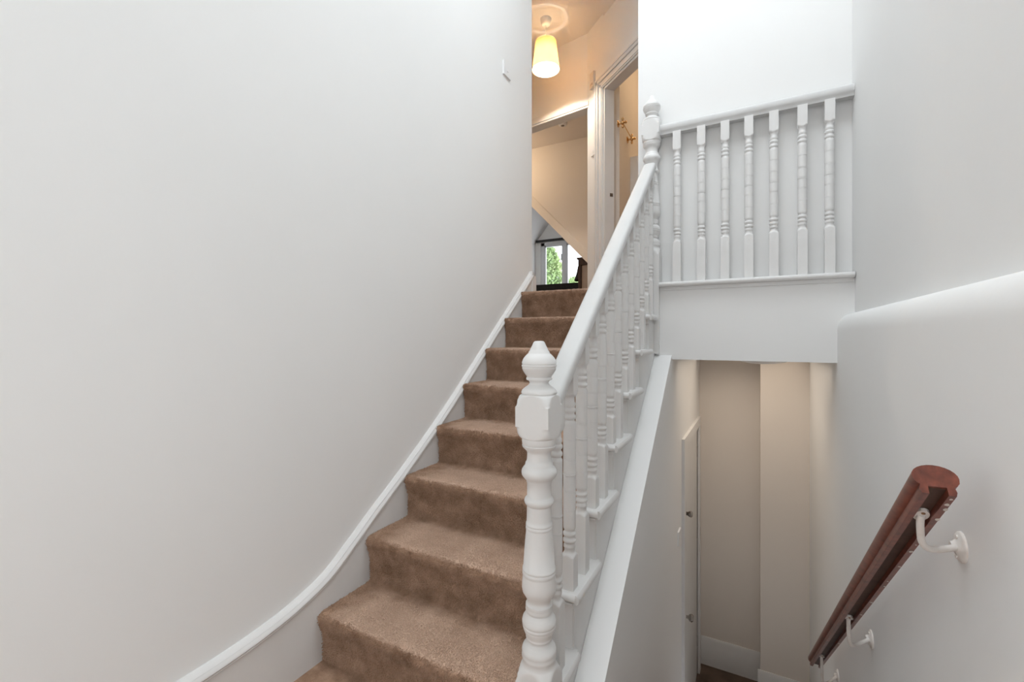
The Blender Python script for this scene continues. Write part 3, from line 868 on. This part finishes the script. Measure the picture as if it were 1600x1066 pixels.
# other walls of the upper hall
o = MB().box(-3.4, XWL - .16, 2.85, 2.97, LAND, CEIL).box(-3.4, -3.28, 2.97, 4.7, LAND, CEIL).build('wall_hall_left', 'wall', smooth=0)
struct(o, 'white hall wall round the corner from the stairs', 'wall')
C0 = Vector((-1.444, 4.232, 0)); U = Vector((-.985, .174, 0)).normalized(); V = Vector((.174, .985, 0)).normalized()
def lb(b, t0, t1, n0, n1, z0, z1):
    v = [b.bm.verts.new(C0 + U * t + V * nn + Vector((0, 0, z))) for z in (z0, z1) for t, nn in ((t0, n0), (t1, n0), (t1, n1), (t0, n1))]
    for f in [(0, 3, 2, 1), (4, 5, 6, 7), (0, 1, 5, 4), (1, 2, 6, 5), (2, 3, 7, 6), (3, 0, 4, 7)]:
        b.bm.faces.new([v[i] for i in f])
    return b
b = MB(); lb(b, -.1, 1.9, 0, .1, 3.49, CEIL); lb(b, 1.15, 1.9, 0, .1, LAND, 3.49)
o = b.build('wall_hall_end', 'wall', smooth=0)
struct(o, 'white hall wall above the opening to the attic room', 'wall')
tr = thing('trim_2', 'white moulded head trim over the attic room opening', 'trim', (0, 0, 0), kind='structure')
b = MB()
lb(b, -.02, 1.2, -.016, .11, 3.455, 3.49); b.build('head_board', 'gloss', tr, smooth=0)
b = MB()
lb(b, -.02, 1.2, -.022, 0, 3.475, 3.515); lb(b, -.02, 1.2, -.012, 0, 3.515, 3.545); b.build('moulding', 'gloss', tr, smooth=0)

# pendant lamp
pl = thing('pendant_lamp', 'lit pendant lamp with cream fabric shade hanging in the upper hall', 'lamp', (-1.723, 3.856, CEIL))
MB().lathe([(.028, -.058), (.038, -.052), (.046, -.030), (.052, -.004), (.052, 0)], 28).build('ceiling_rose', 'plastic', pl, smooth=50)
MB().tube([(0, 0, -.055), (0, 0, -.27)], .0035, 8).build('cord', 'plastic', pl, smooth=60)
b = MB()
zt, zb = -.215, -.475
b.lathe([(.128, zb), (.1265, zb + .012), (.097, zt)], 48, cap=False)
b.lathe([(.0945, zt), (.124, zb + .012), (.1255, zb)], 48, cap=False)
sd = b.build('shade', 'shade', pl, smooth=60)
MB().lathe([(.0935, zt + .004), (.0935, zt + .006)], 40).build('added_diffuser', 'diffuse_top', sd, smooth=0)  # unseen disc added to even out the lamp light on the ceiling
MB().lathe([(.018, -.29), (.020, -.28), (.020, -.245), (.012, -.235)], 18).build('lamp_holder', 'plastic', pl, smooth=40)
b = MB()
for k in range(3):
    a = 2 * PI * k / 3
    b.tube([(.018 * math.cos(a), .018 * math.sin(a), -.262), (.100 * math.cos(a), .100 * math.sin(a), -.235)], .0018, 6)
b.build('shade_ring', 'plastic', sd, smooth=60)
MB().lathe([(.004, -.375), (.016, -.371), (.026, -.360), (.030, -.345), (.028, -.328), (.018, -.305), (.014, -.285)], 24).build('bulb', 'bulb', pl, smooth=60)
ld = bpy.data.lights.new('lamp_glow', 'POINT'); ld.energy = 26.0; ld.color = (1.0, 0.87, 0.73); ld.shadow_soft_size = 0.03
lo = bpy.data.objects.new('lamp_glow', ld); COL.objects.link(lo); lo.parent = pl; lo.location = (0, 0, -.388)

# ------------------------------------------------------------------ attic room beyond
YB = 5.4
poly = [(-4.6, 4.6), (-4.6, 5.02), (-2.608, 2.931), (-1.2, 1.452), (-1.2, 4.6)]
poly = [(-3.85, 4.25), (-2.608, 2.945), (-1.25, 1.52), (-1.22, 1.52), (-1.22, 4.25)]
o = MB().prism(poly, XZ, YB, YB + .12).build('wall_bulkhead', 'cream', smooth=0)
struct(o, 'sloping bulkhead of the attic room in warm lamplight', 'wall')
dvec = Vector((-1.25 + 3.85, 0, 1.52 - 4.25)).normalized(); pv = Vector((-dvec.z, 0, dvec.x)) * -1
if pv.z < 0: pv = -pv
prof = [(0, -.02), (.105, -.02), (.105, -.008), (.085, .0), (0, .0)]
st_ = Vector((-3.85, YB, 4.25)); en_ = Vector((-1.27, YB, 1.54))
MB().sweep([(0, .0), (.10, .0), (.10, -.012), (.09, -.02), (.006, -.03), (0, -.03)], [(st_, pv, (0, 1, 0)), (en_, pv, (0, 1, 0))]).build('edge_board', 'cream', o, smooth=0)
pa_ = C0 + U * -.05 + V * .06; pb_ = C0 + U * 2.4 + V * .06
o = MB().prism([(pa_.x, pa_.y), (-1.22, 4.40), (-1.22, 5.5), (-3.9, 5.5), (pb_.x, pb_.y)], XY, 3.72, 3.80).build('ceiling_attic', 'cream', smooth=0)
struct(o, 'flat ceiling just inside the attic room', 'ceiling')
sm = thing('smoke_alarm', 'small round smoke alarm on the attic room ceiling', 'alarm', (-1.975, 4.90, 3.72))
MB().lathe([(.035, -.040), (.046, -.034), (.052, -.018), (.052, 0)], 28).build('housing', 'plastic', sm, smooth=40)
MB().lathe([(.014, -.046), (.020, -.043), (.020, -.036)], 18).build('test_button', 'steel_dark', sm, smooth=40)
# gable end with window, knee wall and slope
gx0, gx1, gz0, gz1 = -3.69, -2.35, 2.02, 3.05
YG = 8.0
o = MB().box(-4.8, gx0, YG, YG + .2, LAND, 5.2).box(gx1, -1.2, YG, YG + .2, LAND, 5.2).box(gx0, gx1, YG, YG + .2, LAND, gz0).box(gx0, gx1, YG, YG + .2, gz1, 5.2).build('wall_gable', 'wall', smooth=0)
struct(o, 'pale gable wall of the attic room around its window', 'wall')
o = MB().prism([(-3.80, LAND), (-3.95, LAND), (-3.95, 3.20), (-2.0, 5.5), (-1.9, 5.4), (-3.80, 3.05)], XZ, 5.52, YG).build('wall_attic_left', 'wall', smooth=0)
struct(o, 'knee wall and sloping ceiling on the left of the attic room', 'wall')
o = MB().box(-1.3, -1.2, 4.4, YG, LAND, 5.4).build('wall_attic_right', 'wall', smooth=0)
struct(o, 'right wall of the attic room', 'wall')
o = MB().box(-4.8, -1.2, 5.52, YG, 5.2, 5.3).build('ceiling_attic_top', 'ceil', smooth=0)
struct(o, 'upper ceiling of the attic room', 'ceiling')
o = MB().box(-3.95, -3.85, 4.3, 5.52, LAND, 5.2).build('wall_attic_side', 'wall', smooth=0)
struct(o, 'side wall just inside the attic room', 'wall')
w3 = thing('window_3', 'white framed attic window with trees behind', 'window', (0, YG + .06, 0), kind='structure')
b = MB()
for (x0, x1, z0, z1) in [(gx0, gx0 + .07, gz0, gz1), (gx1 - .07, gx1, gz0, gz1), (gx0, gx1, gz0, gz0 + .07), (gx0, gx1, gz1 - .06, gz1)]:
    b.box(x0, x1, -.03, .03, z0, z1)
b.bevel(.006, 1).build('window_frame', 'upvc', w3)
MB().box(-3.24, -3.165, -.035, .03, gz0 + .05, gz1 - .05).bevel(.006, 1).build('mullion', 'upvc', w3)
for x0, x1 in ((gx0 + .06, -3.235), (-3.17, gx1 - .06)):
    b = MB()
    for (a0, a1, z0, z1) in [(x0, x0 + .035, gz0 + .06, gz1 - .05), (x1 - .02, x1, gz0 + .06, gz1 - .05), (x0, x1, gz0 + .06, gz0 + .1), (x0, x1, gz1 - .085, gz1 - .05)]:
        b.box(a0, a1, -.022, .022, z0, z1)
    sh_ = b.build('sash', 'upvc', w3, smooth=0)
    MB().box(x0 + .02, x1 - .015, -.003, .003, gz0 + .08, gz1 - .07).build('pane', 'glass', sh_, smooth=0)
MB().box(-3.262, -3.242, -.06, -.03, 2.68, 2.80).bevel(.004, 1).build('window_handle', 'upvc', w3)
MB().box(gx0 - .08, gx1, -.12, -.06, gz1 + .005, gz1 + .045).bevel(.01, 2).build('blind_rail', 'blind', w3)

al = thing('attic_fill_lamp', 'added unseen fill lamp inside the attic room', 'ceiling light', (-2.85, 4.85, 3.72))  # unseen lamp added to light the bulkhead
MB().lathe([(.09, -.03), (.11, -.02), (.11, 0)], 32).build('base_ring', 'plastic', al, smooth=40)
MB().lathe([(.02, -.09), (.06, -.083), (.09, -.06), (.10, -.03)], 32).build('glass_bowl', 'bulb', al, smooth=60)
ad = bpy.data.lights.new('attic_fill', 'POINT'); ad.energy = 2.6; ad.color = (1.0, 0.70, 0.46); ad.shadow_soft_size = .1
ao = bpy.data.objects.new('attic_fill', ad); COL.objects.link(ao); ao.parent = al; ao.location = (0, 0, -.35)

# furniture in the attic room
bn = thing('upholstered_bench', 'low black upholstered bench below the attic window', 'bench', (-2.75, 7.1, LAND))
MB().box(-.56, .62, -.30, .30, .30, .56).bevel(.03, 3).build('seat_pad', 'black_fabric', bn)
MB().box(-.54, .60, -.28, .28, .12, .30).bevel(.008, 1).build('frame', 'dark_wood', bn)
for sx in (-.48, .54):
    for sy in (-.22, .22):
        MB().lathe([(.018, 0), (.028, .12)], 12, (sx, sy, 0)).build('leg', 'dark_wood', bn)
cu = MB()
bmesh.ops.create_cube(cu.bm, size=1)
for v in cu.bm.verts: v.co = Vector((v.co.x * .32, v.co.y * .14, v.co.z * .24))
bmesh.ops.subdivide_edges(cu.bm, edges=cu.bm.edges[:], cuts=6, use_grid_fill=True)
for v in cu.bm.verts:
    x, y, z = v.co.x / .16, v.co.y / .07, v.co.z / .12
    k = (1 - x * x * .75) * (1 - z * z * .75)
    v.co.y = y * .07 * (0.25 + .95 * max(k, 0) ** .6)
    v.co.x *= 1 - .10 * (1 - z * z); v.co.z *= 1 - .10 * (1 - x * x)
o = cu.build('cushion', 'brown_fabric', None, (-2.42, 7.0, LAND + .56 + .138), smooth=80)
o.rotation_euler = (math.radians(-14), math.radians(10), 0)
tag(o, 'dark brown cushion leaning on the black bench', 'cushion')
cb = thing('wooden_cabinet', 'dark wood cabinet with beige front panel in the attic room', 'cabinet', (-1.80, 6.0, LAND))
b = MB()
b.box(-.385, -.345, 0, .40, 0, .78).box(.345, .385, 0, .40, 0, .78).box(-.345, .345, 0, .40, .70, .78).box(-.345, .345, 0, .40, 0, .06).box(-.345, .345, .38, .40, .06, .70)
b.build('carcass', 'dark_wood', cb, smooth=0)
MB().box(-.40, .40, -.015, .415, .78, .805).bevel(.004, 1).build('top', 'dark_wood', cb)
for s in (-1, 1):
    x0, x1 = (-.34, -.003) if s < 0 else (.003, .34)
    dd = MB().box(x0, x1, .02, .04, .065, .695).bevel(.003, 1).build('door', 'beige_panel', cb)
    MB().lathe([(.006, -.012), (.012, -.004), (.006, .02)], 12, (-s * -.03, .008, .40), 'y').build('knob', 'brass', dd, smooth=50)

# ------------------------------------------------------------------ trees outside
def tree(name, label, x, y, z0, ht, spread, nleaf, seed, spire=False):
    rn = random.Random(seed)
    t = thing(name, label, 'tree', (x, y, z0), group=None)
    MB().tube([(0, 0, 0), (.05, 0, ht * .4), (0, .05, ht * .92)], [.16, .10, .03], 10).build('trunk', 'bark', t, smooth=60)
    b = MB()
    for k in range(nleaf):
        f = rn.random() ** .8
        zc = ht * (.25 + .75 * f)
        if spire: rad = spread * (1 - f) ** .8 + .05
        else: rad = spread * math.sqrt(max(0.02, 1 - (2 * f - .75) ** 2 / 1.6))
        a = rn.uniform(0, 2 * PI); q = rad * math.sqrt(rn.random()) * rn.uniform(.75, 1.1)
        c = Vector((q * math.cos(a), q * math.sin(a), zc + rn.uniform(-.15, .15)))
        u = Vector((rn.gauss(0, 1), rn.gauss(0, 1), rn.gauss(0, 1))).normalized()
        v = u.cross(Vector((rn.gauss(0, 1), rn.gauss(0, 1), rn.gauss(0, 1)))).normalized()
        l = rn.uniform(.06, .12); wd = l * .45
        vs_ = [b.bm.verts.new(c + u * l), b.bm.verts.new(c + v * wd), b.bm.verts.new(c - u * l), b.bm.verts.new(c - v * wd)]
        b.bm.faces.new(vs_)
    me = bpy.data.meshes.new('foliage'); b.bm.to_mesh(me); b.bm.free(); me.materials.append(M['leaf'])
    o = bpy.data.objects.new('foliage', me); COL.objects.link(o); o.parent = t; o['kind'] = 'stuff'
    return t
tree('garden_tree', 'tall pointed pale green tree behind the attic window', -7.85, 18, -3.0, 8.2, 2.2, 9000, 1, True)
tree('garden_tree', 'round pale green tree beside the pointed one', -6.75, 14.2, -3.0, 6.25, 0.9, 5000, 2)
tree('garden_tree', 'lower bushy pale green tree behind the window mullion', -8.55, 22.5, -3.0, 7.3, 1.5, 5000, 3)
